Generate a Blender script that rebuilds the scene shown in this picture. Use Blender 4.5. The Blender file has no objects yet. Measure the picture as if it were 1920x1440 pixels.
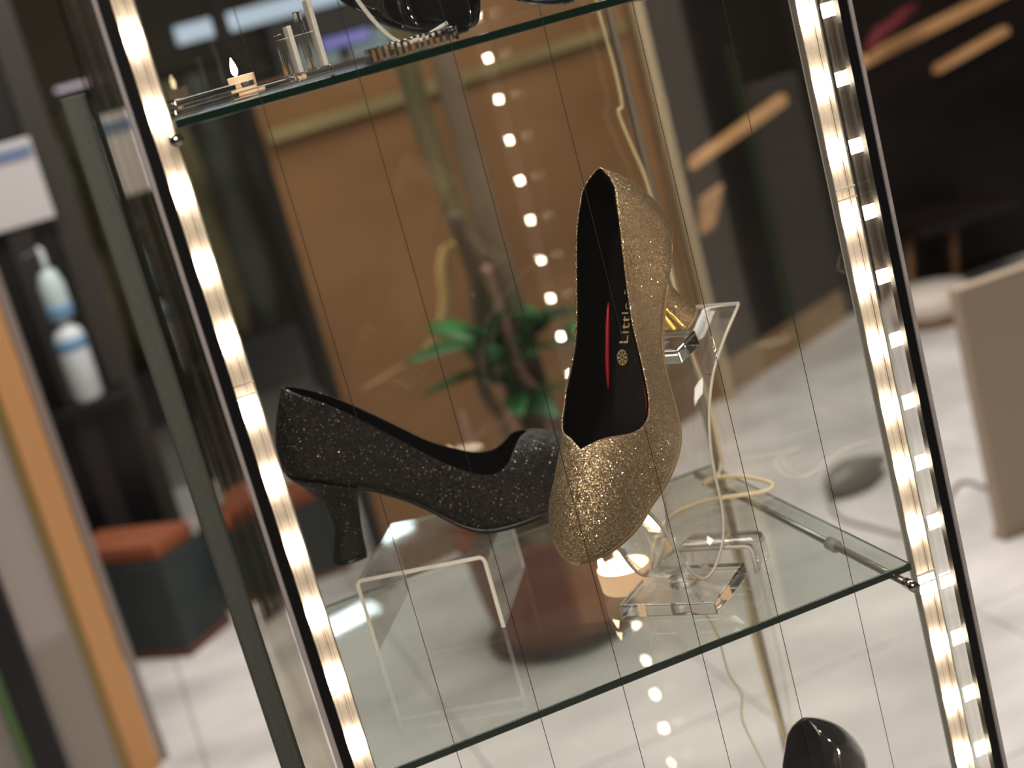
import bpy, bmesh, math, random
from mathutils import Vector, Matrix
random.seed(7)
S = bpy.context.scene
COL = S.collection
# ------------------------------------------------------------------ camera
CR = Vector((0.9183, -0.3030, -0.2551)); CU = Vector((0.3127, 0.1593, 0.9364)); CF = Vector((0.2431, 0.9395, -0.2410))
CF.normalize(); CR = (CR - CR.dot(CF) * CF).normalized(); CU = CR.cross(CF)
CC = Vector((-0.0936, -0.9994, 0.4902)); FP = 2910.0
cam = bpy.data.cameras.new('camera'); camo = bpy.data.objects.new('camera', cam); COL.objects.link(camo)
camo.matrix_world = Matrix((( CR.x, CU.x, -CF.x, CC.x), (CR.y, CU.y, -CF.y, CC.y), (CR.z, CU.z, -CF.z, CC.z), (0, 0, 0, 1)))
cam.sensor_width = 36; cam.lens = 36 * FP / 1920; cam.clip_start = .05; cam.clip_end = 60
cam.dof.use_dof = True; cam.dof.focus_distance = 1.13; cam.dof.aperture_fstop = 4.6
S.camera = camo
# ------------------------------------------------------------------ world, lights, exposure
S.view_settings.view_transform = 'Standard'; S.view_settings.look = 'None'
S.view_settings.gamma = 1; S.view_settings.use_curve_mapping = False; S.view_settings.exposure = 0.0
w = bpy.data.worlds.new('world'); S.world = w; w.use_nodes = True
w.node_tree.nodes['Background'].inputs[0].default_value = (.62, .55, .48, 1)
w.node_tree.nodes['Background'].inputs[1].default_value = .075
S.cycles.max_bounces = 18; S.cycles.transparent_max_bounces = 40; S.cycles.transmission_bounces = 14
S.cycles.glossy_bounces = 6; S.cycles.diffuse_bounces = 4; S.cycles.sample_clamp_indirect = 4
S.cycles.caustics_reflective = True; S.cycles.caustics_refractive = True; S.cycles.blur_glossy = .6


def area(name, loc, rot, sx, sy, power, col):
    l = bpy.data.lights.new(name, 'AREA'); l.shape = 'RECTANGLE'; l.size = sx; l.size_y = sy; l.energy = power; l.color = col
    o = bpy.data.objects.new(name, l); o.location = loc; o.rotation_euler = rot; COL.objects.link(o); return o


area('ceiling_light_floor', (1.0, 2.0, 2.1), (0, 0, 0), 2.6, 1.6, 118, (1, .945, .89))
area('ceiling_light_front', (-.5, -1.9, 2.1), (math.radians(38), 0, math.radians(-12)), 1.2, .8, 62, (1, .9, .8))


# ------------------------------------------------------------------ helpers
def ray(x, y): return CF + CR * ((x - 960) / FP) - CU * ((y - 720) / FP)
def atz(x, y, z):
    d = ray(x, y); return CC + d * ((z - CC.z) / d.z)
def aty(x, y, Y):
    d = ray(x, y); return CC + d * ((Y - CC.y) / d.y)


def mat(name, col, rough=.5, metal=0, spec=.5, emit=None, es=0, coat=0, bump=None, trans=0, ior=1.45):
    m = bpy.data.materials.new(name); m.use_nodes = True; b = m.node_tree.nodes['Principled BSDF']
    b.inputs['Base Color'].default_value = (*col, 1); b.inputs['Roughness'].default_value = rough
    b.inputs['Metallic'].default_value = metal; b.inputs['Specular IOR Level'].default_value = spec
    b.inputs['Coat Weight'].default_value = coat; b.inputs['Transmission Weight'].default_value = trans
    b.inputs['IOR'].default_value = ior
    if emit: b.inputs['Emission Color'].default_value = (*emit, 1); b.inputs['Emission Strength'].default_value = es
    return m


def nodes(m): return m.node_tree.nodes, m.node_tree.links


def noisy(name, c1, c2, scale, rough=.5, stretch=(1, 1, 1), bump=0, detail=4, spec=.5, coat=0, metal=0, p0=.35, p1=.65):
    m = mat(name, c1, rough, metal, spec, coat=coat); N, L = nodes(m); b = N['Principled BSDF']
    tc = N.new('ShaderNodeTexCoord'); mp = N.new('ShaderNodeMapping'); mp.inputs['Scale'].default_value = stretch
    nz = N.new('ShaderNodeTexNoise'); nz.inputs['Scale'].default_value = scale; nz.inputs['Detail'].default_value = detail
    cr = N.new('ShaderNodeValToRGB'); cr.color_ramp.elements[0].position = p0; cr.color_ramp.elements[1].position = p1
    cr.color_ramp.elements[0].color = (*c1, 1); cr.color_ramp.elements[1].color = (*c2, 1)
    geo = N.new('ShaderNodeNewGeometry')
    L.new(geo.outputs['Position'], mp.inputs[0]); L.new(mp.outputs[0], nz.inputs['Vector'])
    L.new(nz.outputs[0], cr.inputs[0]); L.new(cr.outputs[0], b.inputs['Base Color'])
    if bump:
        bp = N.new('ShaderNodeBump'); bp.inputs['Strength'].default_value = bump; bp.inputs['Distance'].default_value = .002
        L.new(nz.outputs[0], bp.inputs['Height']); L.new(bp.outputs[0], b.inputs['Normal'])
    return m


def glass(name, tint, ior=1.5, rough=.0, boost=1.0, haze=0):
    """flat pane: real fresnel reflection over a tinted see-through body"""
    m = bpy.data.materials.new(name); m.use_nodes = True; N, L = nodes(m); N.remove(N['Principled BSDF'])
    out = N['Material Output']; t = N.new('ShaderNodeBsdfTransparent'); t.inputs[0].default_value = (*tint, 1)
    g = N.new('ShaderNodeBsdfGlossy'); g.inputs['Roughness'].default_value = rough; g.inputs[0].default_value = (1, 1, 1, 1)
    f = N.new('ShaderNodeFresnel'); geo = N.new('ShaderNodeNewGeometry'); im = N.new('ShaderNodeMix')   # same reflectance from both sides of the pane
    im.inputs['A'].default_value = ior; im.inputs['B'].default_value = 1 / ior
    L.new(geo.outputs['Backfacing'], im.inputs['Factor']); L.new(im.outputs['Result'], f.inputs[0])
    mul = N.new('ShaderNodeMath'); mul.operation = 'MULTIPLY'; mul.inputs[1].default_value = boost; mul.use_clamp = True
    mx = N.new('ShaderNodeMixShader'); L.new(f.outputs[0], mul.inputs[0]); L.new(mul.outputs[0], mx.inputs[0])
    L.new(t.outputs[0], mx.inputs[1]); L.new(g.outputs[0], mx.inputs[2]); last = mx
    if haze:
        d = N.new('ShaderNodeBsdfDiffuse'); d.inputs[0].default_value = (.8, .8, .76, 1)
        m2 = N.new('ShaderNodeMixShader'); m2.inputs[0].default_value = haze
        L.new(mx.outputs[0], m2.inputs[1]); L.new(d.outputs[0], m2.inputs[2]); last = m2
    L.new(last.outputs[0], out.inputs[0]); return m


def glitter(name, base, dark, rough, scale, spark, thresh, sparkcol, metal=.85, tilt=.9):
    m = mat(name, base, rough, metal); N, L = nodes(m); b = N['Principled BSDF']
    tc = N.new('ShaderNodeTexCoord')
    v = N.new('ShaderNodeTexVoronoi'); v.inputs['Scale'].default_value = scale; L.new(tc.outputs['Object'], v.inputs['Vector'])
    sx = N.new('ShaderNodeSeparateColor'); L.new(v.outputs['Color'], sx.inputs[0])
    # per-flake colour
    mix = N.new('ShaderNodeMix'); mix.data_type = 'RGBA'; mix.inputs['A'].default_value = (*dark, 1); mix.inputs['B'].default_value = (*base, 1)
    L.new(sx.outputs[0], mix.inputs['Factor'])
    gt = N.new('ShaderNodeMath'); gt.operation = 'GREATER_THAN'; gt.inputs[1].default_value = thresh; L.new(sx.outputs[1], gt.inputs[0])
    mix2 = N.new('ShaderNodeMix'); mix2.data_type = 'RGBA'; mix2.inputs['B'].default_value = (*sparkcol, 1)
    L.new(gt.outputs[0], mix2.inputs['Factor']); L.new(mix.outputs['Result'], mix2.inputs['A']); L.new(mix2.outputs['Result'], b.inputs['Base Color'])
    # per-flake tilt of the normal
    geo = N.new('ShaderNodeNewGeometry'); sub = N.new('ShaderNodeVectorMath'); sub.operation = 'SUBTRACT'; sub.inputs[1].default_value = (.5, .5, .5)
    L.new(v.outputs['Color'], sub.inputs[0]); sc = N.new('ShaderNodeVectorMath'); sc.operation = 'SCALE'; sc.inputs['Scale'].default_value = tilt
    L.new(sub.outputs[0], sc.inputs[0]); ad = N.new('ShaderNodeVectorMath'); ad.operation = 'ADD'
    L.new(geo.outputs['Normal'], ad.inputs[0]); L.new(sc.outputs[0], ad.inputs[1])
    nm = N.new('ShaderNodeVectorMath'); nm.operation = 'NORMALIZE'; L.new(ad.outputs[0], nm.inputs[0]); L.new(nm.outputs[0], b.inputs['Normal'])
    # the sparkling flakes are smoother
    rr = N.new('ShaderNodeMix'); rr.inputs['A'].default_value = rough; rr.inputs['B'].default_value = spark
    L.new(gt.outputs[0], rr.inputs['Factor']); L.new(rr.outputs['Result'], b.inputs['Roughness'])
    return m


def mesh_obj(name, bm, m, parent=None, smooth=True, mats=None):
    bmesh.ops.recalc_face_normals(bm, faces=bm.faces)
    me = bpy.data.meshes.new(name); bm.to_mesh(me); bm.free()
    for p in me.polygons: p.use_smooth = smooth
    for x in (mats or [m]): me.materials.append(x)
    o = bpy.data.objects.new(name, me); COL.objects.link(o)
    if parent: o.parent = parent
    return o


def tag(o, label, cat, group=None):
    o['label'] = label; o['category'] = cat
    if group: o['group'] = group
    return o


def empty(name, loc=(0, 0, 0), rz=0, label=None, cat=None, group=None):
    o = bpy.data.objects.new(name, None); COL.objects.link(o); o.location = loc; o.rotation_euler = (0, 0, rz); o.empty_display_size = .02
    if label: tag(o, label, cat, group)
    return o


def box_bm(x0, x1, y0, y1, z0, z1, bm=None, bev=0, M=None):
    bm2 = bmesh.new(); vs = [bm2.verts.new((x, y, z)) for x in (x0, x1) for y in (y0, y1) for z in (z0, z1)]
    for f in ((0, 1, 3, 2), (4, 6, 7, 5), (0, 4, 5, 1), (2, 3, 7, 6), (0, 2, 6, 4), (1, 5, 7, 3)): bm2.faces.new([vs[i] for i in f])
    if bev: bmesh.ops.bevel(bm2, geom=bm2.edges[:], offset=bev, segments=2, profile=.6, affect='EDGES')
    if M is not None: bmesh.ops.transform(bm2, matrix=M, verts=bm2.verts)
    if bm is None: return bm2
    t = bpy.data.meshes.new('t'); bm2.to_mesh(t); bm2.free(); bm.from_mesh(t); bpy.data.meshes.remove(t); return bm


def box(name, x0, x1, y0, y1, z0, z1, m, parent=None, bev=0, M=None):
    return mesh_obj(name, box_bm(x0, x1, y0, y1, z0, z1, bev=bev, M=M), m, parent, smooth=False)


def loft(rings, closed=True, cap=True, bm=None):
    bm = bm or bmesh.new(); R = [[bm.verts.new(p) for p in r] for r in rings]
    n = len(R[0])
    for a, b in zip(R, R[1:]):
        for i in range(n if closed else n - 1):
            j = (i + 1) % n
            try: bm.faces.new((a[i], a[j], b[j], b[i]))
            except ValueError: pass
    if cap and closed:
        bm.faces.new(R[0][::-1]); bm.faces.new(R[-1])
    return bm


def smooth_path(pts, n=6):
    P = [Vector(p) for p in pts]; P = [2 * P[0] - P[1]] + P + [2 * P[-1] - P[-2]]; out = []
    for i in range(1, len(P) - 2):
        for k in range(n):
            t = k / n; a, b, c, d = P[i - 1:i + 3]
            out.append(.5 * ((2 * b) + (c - a) * t + (2 * a - 5 * b + 4 * c - d) * t * t + (-a + 3 * b - 3 * c + d) * t ** 3))
    out.append(P[-2]); return out


def tube_bm(pts, r, seg=10, n=6, bm=None):
    P = smooth_path(pts, n) if n else [Vector(p) for p in pts]; rings = []; up = None
    for i, p in enumerate(P):
        t = (P[min(i + 1, len(P) - 1)] - P[max(i - 1, 0)]).normalized()
        if up is None: up = t.orthogonal().normalized()
        up = (up - up.dot(t) * t).normalized(); sd = t.cross(up)
        rr = r(i / (len(P) - 1)) if callable(r) else r
        rings.append([p + rr * (math.cos(a) * up + math.sin(a) * sd) for a in [2 * math.pi * k / seg for k in range(seg)]])
    return loft(rings, bm=bm)


def lathe_bm(prof, seg=40, bm=None, c=(0, 0, 0)):
    rings = [[Vector((c[0] + r * math.cos(2 * math.pi * k / seg), c[1] + r * math.sin(2 * math.pi * k / seg), c[2] + z)) for k in range(seg)] for r, z in prof]
    return loft(rings, bm=bm)


def sheet_bm(prof, y0, y1, th):
    """bent sheet: profile (x,z) extruded along y with thickness"""
    P = [Vector((x, 0, z)) for x, z in prof]; a = []; b = []
    for i, p in enumerate(P):
        t = (P[min(i + 1, len(P) - 1)] - P[max(i - 1, 0)]).normalized(); n = Vector((-t.z, 0, t.x)) * th / 2
        a.append(p + n); b.append(p - n)
    bm = bmesh.new(); loop = a + b[::-1]
    A = [bm.verts.new((p.x, y0, p.z)) for p in loop]; B = [bm.verts.new((p.x, y1, p.z)) for p in loop]; n = len(loop)
    m = len(P)
    for i in range(n):
        j = (i + 1) % n; bm.faces.new((A[i], A[j], B[j], B[i]))
    for i in range(m - 1):
        for V in (A, B): bm.faces.new((V[i], V[i + 1], V[n - 2 - i], V[n - 1 - i]))
    return bm


def interp(tab, x):
    if x <= tab[0][0]: return tab[0][1]
    for (a, b), (c, d) in zip(tab, tab[1:]):
        if x <= c: 
            t = (x - a) / (c - a); return b + (d - b) * t
    return tab[-1][1]


def cinterp(tab, x):
    """monotone-ish cubic (catmull) interpolation"""
    if x <= tab[0][0]: return tab[0][1]
    if x >= tab[-1][0]: return tab[-1][1]
    n = len(tab)
    for i in range(n - 1):
        if x <= tab[i + 1][0]: break
    x0, y0 = tab[i]; x1, y1 = tab[i + 1]; hh = x1 - x0
    def sl(k):
        if k == 0: return (tab[1][1] - tab[0][1]) / (tab[1][0] - tab[0][0])
        if k == n - 1: return (tab[-1][1] - tab[-2][1]) / (tab[-1][0] - tab[-2][0])
        return (tab[k + 1][1] - tab[k - 1][1]) / (tab[k + 1][0] - tab[k - 1][0])
    t = (x - x0) / hh; m0, m1 = sl(i) * hh, sl(i + 1) * hh
    return (2 * t**3 - 3 * t * t + 1) * y0 + (t**3 - 2 * t * t + t) * m0 + (-2 * t**3 + 3 * t * t) * y1 + (t**3 - t * t) * m1


# ------------------------------------------------------------------ materials
M_pane = glass('clear_glass', (.975, .98, .97))
M_shelf = glass('shelf_glass', (.89, .92, .90), haze=.012)
M_green = mat('green_glass_edge', (.004, .022, .014), .12, spec=.6)
M_acr = glass('acrylic_face', (.93, .92, .91), ior=1.55, rough=.03, haze=.045)
M_acre = mat('acrylic_cut_edge', (.95, .90, .83), .22, trans=.3, spec=.7, ior=1.49)
M_crys = mat('solid_acrylic', (1, .99, .97), .02, trans=1, ior=1.49)
M_black = mat('black_rubber', (.006, .006, .007), .35)
M_edge = mat('polished_glass_edge', (.5, .46, .45), .2, trans=.3)
M_wire = mat('dark_wire', (.006, .005, .005), .6)
M_chan = mat('white_channel', (.60, .55, .52), .45)
M_sidew = mat('grey_side_wall', (.26, .24, .21), .4)
M_cover = glass('cover_strip', (.95, .94, .93), ior=1.5, rough=.05, haze=.05)
M_led = mat('led', (1, .9, .75), .4, emit=(1, .83, .62), es=115)
M_line = mat('dark_seam', (.05, .04, .04), .5)
M_steel = mat('brushed_steel', (.42, .38, .33), .32, metal=.9)
M_post = mat('post_metal', (.36, .31, .26), .4, metal=.6)
M_rubber = mat('clear_collar', (.55, .5, .42), .3, trans=.3)
M_bolt = mat('chrome', (.8, .76, .68), .12, metal=1)
M_cord = mat('cream_cord', (.82, .66, .42), .45)
M_gold = glitter('gold_glitter', (.66, .47, .28), (.25, .17, .10), .42, 1350, .14, .87, (1, .86, .60), .8, .75)
M_blk = glitter('black_glitter', (.013, .008, .006), (.006, .004, .003), .5, 1600, .15, .990, (1, .85, .72), .3, 1.2)
M_blkh = glitter('black_glitter_heel', (.010, .007, .006), (.005, .004, .003), .6, 1600, .2, .993, (1, .85, .72), .15, 1.0)
M_patent = mat('black_patent', (.008, .008, .01), .06, coat=1)
M_lin = mat('black_lining', (.004, .0035, .0035), .85, spec=.1)
M_insole = mat('black_insole', (.006, .005, .005), .32, spec=.4)
M_red = mat('red_piping', (.50, .02, .03), .35)
M_tan = mat('tan_sole_edge', (.50, .34, .17), .35, metal=.4)
M_goldm = mat('mirror_gold', (.95, .62, .24), .2, metal=1)
M_foil = mat('gold_foil', (1, .80, .42), .45, metal=.9)

# ------------------------------------------------------------------ the floor of tiles
ZF = -.85
fl = box('floor', -3.2, 5.2, -2.2, 7.6, ZF - .05, ZF - .006, noisy('grout', (.22, .2, .18), (.3, .27, .25), 30, .8)); fl['kind'] = 'structure'
M_tile = noisy('marble_tile', (.74, .71, .68), (.45, .43, .41), 2.4, .15, (1, 1.7, 1), 0, 10, spec=.45, p0=.36, p1=.72)
tb = box_bm(-.2385, .2385, -.2385, .2385, -.012, 0, bev=.0012); tme = bpy.data.meshes.new('tile'); tb.to_mesh(tme); tb.free(); tme.materials.append(M_tile)
for i in range(-6, 6):
    for j in range(-2, 6):
        t = bpy.data.objects.new('tile', tme); COL.objects.link(t); t.parent = fl; t.location = (1.54 + .48 * i, 1.69 + .48 * j, ZF)

# ------------------------------------------------------------------ walls behind
def wall_strip(name, pts, z0, z1, m, th=.06, parent=None):
    bm = bmesh.new(); rings = []
    for (x, y) in pts: rings.append([Vector((x, y, z0)), Vector((x, y + th, z0)), Vector((x, y + th, z1)), Vector((x, y, z1))])
    loft(rings, bm=bm); return mesh_obj(name, bm, m, parent, smooth=False)
M_brown = noisy('brown_panel', (.185, .094, .040), (.23, .122, .054), 2.0, .42, (1, 1, 3), 0, 3, spec=.3)
M_dark = noisy('black_wall_paint', (.011, .008, .007), (.016, .012, .010), 3, .4, spec=.25)
pw = wall_strip('wall_brown', [(.92, 2.848), (1.25, 3.01), (1.60, 3.215)], ZF, 1.6, M_brown)
lw = wall_strip('wall_brown_low', [(.43, 2.70), (.8, 2.79), (.918, 2.847)], ZF, .42, M_brown); lw['kind'] = 'structure'; pw['kind'] = 'structure'
pw2 = wall_strip('wall_dark', [(1.60, 3.215), (1.9, 3.39), (2.30, 3.63), (5.2, 3.63)], ZF, 1.6, M_dark); pw2['kind'] = 'structure'
kb = wall_strip('baseboard_gold', [(1.62, 3.215), (1.9, 3.375), (2.28, 3.60)], ZF, ZF + .10, noisy('gold_wood', (.34, .2, .09), (.44, .28, .13), 6, .25, spec=.6), th=.012); kb['kind'] = 'structure'
fw = box('wall_back', -3.2, 1.2, 6.9, 7.0, ZF, 2.4, noisy('olive_wall', (.045, .035, .018), (.085, .07, .038), .9, .7)); fw['kind'] = 'structure'
wl = box('wall_left', -3.3, -3.2, -2.2, 7.0, ZF, 2.4, M_dark); wl['kind'] = 'structure'
tr = wall_strip('trim_1', [(.45, 2.685), (.8, 2.775), (1.25, 2.995), (1.59, 3.19)], .285, .315, noisy('trim_gold', (.19, .15, .065), (.25, .2, .09), 3, .4), th=.012); tr['kind'] = 'structure'
et = box('trim_2', 1.622, 1.640, 3.17, 3.21, ZF, 1.6, mat('cream_trim', (.62, .5, .33), .4)); et['kind'] = 'structure'
bp_ = box('trim_3', .40, .43, 2.66, 2.70, ZF, 1.6, mat('black_metal', (.008, .007, .006), .3)); bp_['kind'] = 'structure'

# ------------------------------------------------------------------ display cabinet
W, D, H = .43, .359, .465
ZB, ZT = -.80, .82
cab = empty('display_cabinet', (0, 0, 0), 0, 'tall clear glass display cabinet with lit strips up both front edges', 'cabinet')
box('side_panel', -.0235, -.0195, -.026, D + .03, ZB, ZT, M_pane, cab)
box('side_panel', W + .0195, W + .0235, -.026, D + .03, ZB, ZT, M_pane, cab)
box('back_panel', -.0195, W + .0195, D + .028, D + .032, ZB, ZT, M_pane, cab)
door = box('front_pane', -.018, W + .018, -.012, -.008, ZB, ZT, M_pane, cab)
for k in range(6):
    x = -.0101 + (W + .0202) * (k + 1) / 7
    mesh_obj('wire', tube_bm([(x, -.010, ZB), (x, -.010, ZT)], .00026, 6, 0), M_wire, door)
for sx in (-1, 1):
    xe = -.0215 if sx < 0 else W + .0215
    box('edge_gasket', xe - .0035, xe + .0035, -.033, -.0265, ZB, ZT, M_black, cab)
    xo = xe + sx * .0055
    box('glass_edge', xo - .0014, xo + .0014, -.034, -.0265, ZB, ZT, M_edge, cab, bev=.0005)
for x in (-.017, W + .014):
    box('rear_post', x, x + .005, D + .018, D + .026, ZB, ZT, M_post, cab)


def shelf(z):
    sh = box('glass_shelf', 0, W, .0, D, z - .006, z - .0005, M_shelf, cab)
    ef = mesh_obj('front_edge', box_bm(0, W, -.0022, -.0002, z - .0058, z - .0002, bev=.0006), M_green, sh, smooth=False)
    mesh_obj('rear_edge', box_bm(0, W, D + .0002, D + .0008, z - .0028, z - .0005), mat('pale_edge', (.35, .38, .36), .3, trans=.4), sh, smooth=False)
    mesh_obj('side_edge', box_bm(W + .0002, W + .0008, 0, D, z - .0022, z - .0008), mat('grey_edge', (.10, .12, .11), .3, trans=.2), sh, smooth=False)
    for sx in (-1, 1):
        x = -.004 if sx < 0 else W - .009
        rd = mesh_obj('support_rod', tube_bm([(x, -.006, z - .012), (x, D + .02, z - .012)], .0030, 12, 0), M_steel, cab)
        mesh_obj('rod_end', tube_bm([(x, -.019, z - .012), (x, -.006, z - .012)], .0042, 14, 0), M_bolt, rd)
        for yy in (.10, .34):
            mesh_obj('collar', tube_bm([(x, yy, z - .012), (x, yy + .012, z - .012)], .0055, 14, 0), M_rubber, rd)


shelf(0); shelf(H)
shelf(-H)
box('plinth_base', -.03, W + .03, -.036, D + .04, ZF + .0005, ZB - .0005, M_black, cab, bev=.003)
box('lid', -.03, W + .03, -.036, D + .04, ZT + .0005, ZT + .03, M_black, cab, bev=.003)

# LED strips
LS, ZL, ZR = .0492, .5187, .4169


def strip(x, z0, nm, label, joints):
    e = empty('light_strip', (x, 0, 0), 0, label, 'light', 'lit strips on the cabinet edges')
    bm = box_bm(-.0083, .0083, .0035, .0055, ZB, ZT)                       # back of the channel
    
    mesh_obj('channel', bm, M_chan, e, smooth=False)
    for a, b in ((-.0083, -.0073), (.0073, .0083)): mesh_obj('side_wall', box_bm(a, b, -.0030, .0034, ZB, ZT), M_sidew, e, smooth=False)
    mesh_obj('cover', box_bm(-.0083, .0083, -.0040, -.0031, ZB, ZT), M_cover, e, smooth=False)
    for dx in (-.0035, .0012, .0042):
        mesh_obj('ridge', tube_bm([(dx, -.0042, ZB), (dx, -.0042, ZT)], .00032, 6, 0), M_cover, e)
    mesh_obj('seam', box_bm(.0022, .0025, -.0046, -.0041, ZB, ZT), M_line, e, smooth=False)
    k0 = math.ceil((z0 - ZT + .01) / LS); led = None
    for k in range(k0, 60):
        z = z0 - k * LS
        if z < ZB + .01: break
        if led is None:
            led = mesh_obj('bulb', box_bm(-.0042, .0042, -.0018, .0054, -.0050, .0050, bev=.0011), M_led, e); led.location = (0, .0008, z)
        else:
            l2 = led.copy(); COL.objects.link(l2); l2.parent = e; l2.location = (0, .0008, z)
    for z in joints:
        mesh_obj('joint', box_bm(-.0078, .0078, -.0047, -.0030, z, z + .0012), M_acre, e, smooth=False)
        mesh_obj('joint', box_bm(-.0078, .0078, -.0047, -.0030, z - .0075, z - .0068), M_acre, e, smooth=False)
    return e


strip(-.0101, ZL, 'l', 'lit clear light strip on the cabinet edge nearest the black shoe heel', [.292])
strip(W + .0101, ZR, 'r', 'lit clear light strip on the cabinet edge beside the dark wall', [.292, -.012])

# grey post and pane left of the cabinet
gp = empty('grey_post', (-.055, .0, 0), 0, 'dark grey-green vertical post standing left of the glass cabinet', 'post')
bmg = bmesh.new()
loft([[Vector((.0078 * (abs(math.cos(a)) ** .7) * (1 if math.cos(a) > 0 else -1), .006 * (abs(math.sin(a)) ** .7) * (1 if math.sin(a) > 0 else -1), z)) for a in [2 * math.pi * k / 28 for k in range(28)]] for z in (ZF, .4935, .495)], bm=bmg)
mesh_obj('shaft', bmg, noisy('grey_green_foam', (.085, .090, .078), (.108, .112, .098), 900, .7, spec=.3), gp)
sp = empty('glass_fin', (-.055, .0, 0), 0, 'narrow smoky glass pane between grey post and cabinet', 'pane')
mesh_obj('pane', box_bm(.008, .027, -.001, .002, ZF, ZT), glass('smoky_glass', (.80, .78, .72)), sp, smooth=False)
mesh_obj('foot_clip', box_bm(.006, .029, -.004, .005, ZF + .0005, ZF + .02), M_steel, sp, smooth=False)

# ------------------------------------------------------------------ the pumps
SOLE = [(.0, .094), (.022, .0895), (.05, .0795), (.07, .0695), (.0876, .0618), (.1115, .0455), (.1277, .0325), (.1424, .0190), (.1554, .0085), (.1705, .0020), (.184, .0004), (.205, .0006), (.234, .0030), (.262, .0065), (.296, .0125)]
TOPL = [(.030, .168), (.0445, .1585), (.076, .1374), (.1026, .1145), (.1249, .0935), (.1467, .0725), (.1671, .0575), (.1829, .0485), (.1968, .0465), (.2066, .0505), (.2151, .0580), (.2214, .0620), (.2333, .0625), (.2464, .0580), (.2577, .0525), (.270, .0440), (.281, .0345), (.290, .0235), (.2955, .0140)]
WID = [(.05, .0277), (.07, .0292), (.1, .0283), (.13, .0288), (.155, .0350), (.18, .0413), (.2, .0428), (.22, .0413), (.24, .0366)]
EDG = [(.0, .22), (.024, .26), (.032, .42), (.042, .51), (.05, .53), (.12, .79), (.17, .90), (.19, .86), (.2, .78), (.207, .66), (.214, .49), (.220, .31), (.226, .14), (.2305, .0)]
VS = .2305
S0, S1 = .0222, .2955
def wid(s):
    if s < .05: return .0277 * math.sqrt(max(0, 1 - ((.05 - s) / (.05 - S0)) ** 2))
    if s > .24: return .0366 * max(0, 1 - ((s - .24) / (S1 - .24)) ** 2.1) ** .62
    return cinterp(WID, s)
def lean(s): return .021 * max(0, 1 - (s - S0) / .085) ** 1.4
def side_pt(s, q, off=0.):
    """q 0 at the sole, 1 at the top line (or the crest); returns s', lateral, h"""
    Wd = max(wid(s) - off, 0); hb = cinterp(SOLE, s) + .0028; ln = lean(s)
    T = cinterp(TOPL, s + ln); E = interp(EDG, s) if s < VS else 0; n = 2.5 if s < .15 else 2.5 - .55 * min(1, (s - .15) / .07)
    Hc = (T - hb - (off if E == 0 else 0)) / max((1 - E ** n), .02) ** (1 / n)
    a1 = math.acos(min(1, E ** (n / 2))); a = a1 * q
    lat = Wd * max(math.cos(a), 0) ** (2 / n); h = hb + Hc * max(math.sin(a), 0) ** (2 / n)
    bulge = 1 + .0
    r = min(max((h - hb) / max(T - hb, 1e-4), 0), 1); k = max(0, 1 - (s - S0) / .06)
    ss = s + ln * r ** 1.5 - .0022 * k * math.sin(math.pi * min(r, 1)) + off * k
    # waist: sides lean outwards a little over a narrower sole
    wz = max(0, 1 - abs(s - .115) / .05); lat *= 1 - .16 * wz * (1 - q) 
    return ss, lat, h
def skew(s, h):  # the vamp crest of a right foot sits off centre
    return .0055 * max(0, min(1, (s - .17) / .05)) * max(0, min(1, (S1 - s) / .05)) * max(0, min(1, (h - cinterp(SOLE, s)) / .055)) ** 1.3
def shell_bm(off=0., ns=110, nq=18, s_to=S1):
    bm = bmesh.new()
    sts = sorted(set([S0 + (S1 - S0) * (1 - math.cos(math.pi * i / ns)) / 2 for i in range(ns + 1)] + [.226, .228, .2295, VS]))
    sts = [s for s in sts if s <= s_to]
    for sg in (1, -1):
        rows = [[bm.verts.new((p[0], sg * p[1] + skew(s, p[2]), p[2])) for p in (side_pt(s, q / nq, off) for q in range(nq + 1))] for s in sts]
        for a, b in zip(rows, rows[1:]):
            for i in range(nq): bm.faces.new((a[i], a[i + 1], b[i + 1], b[i]))
    bmesh.ops.remove_doubles(bm, verts=bm.verts, dist=.00002)
    bmesh.ops.dissolve_degenerate(bm, dist=.00001, edges=bm.edges)
    return bm
def sole_slab(s0, s1, h0, h1, grow, ns=60, wf=None):
    bm = bmesh.new(); rings = []
    for i in range(ns + 1):
        s = s0 + (s1 - s0) * (1 - math.cos(math.pi * i / ns)) / 2; hb = cinterp(SOLE, s); wz = max(0, 1 - abs(s - .115) / .05)
        Wd = max(wid(min(max(s, S0 + .0004), S1 - .0004)) * (1 - .16 * wz) + grow, .0008); n = 10
        top = [Vector((s, Wd * (1 - 2 * k / n), hb + h1)) for k in range(n + 1)]; bot = [Vector((s, -Wd * (1 - 2 * k / n), hb + h0)) for k in range(n + 1)]
        rings.append(top + bot)
    return loft(rings, bm=bm)
HEEL = [((.0236, .0885), (.0885, .0610), .0275), ((.0270, .0830), (.0845, .0600), .0258), ((.0325, .0762), (.0800, .0575), .0222), ((.0415, .0620), (.0762, .0525), .0172), ((.0475, .0490), (.0745, .0455), .0140), ((.0490, .0358), (.0730, .0350), .0122), ((.0475, .0234), (.0712, .0230), .0128), ((.0425, .0110), (.0700, .0110), .0146), ((.0402, .0032), (.0695, .0032), .0158)]
def heel_ring(b, f, hw, n=28):
    out = []
    for k in range(n):
        a = 2 * math.pi * k / n; cx = math.cos(a); sy = math.sin(a)
        u = .5 + .5 * (cx if cx < 0 else min(1, cx * 1.25)); lat = hw * (1 if sy > 0 else -1) * abs(sy) ** (.75)
        out.append(Vector((b[0] + (f[0] - b[0]) * u, lat, b[1] + (f[1] - b[1]) * u)))
    return out
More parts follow.
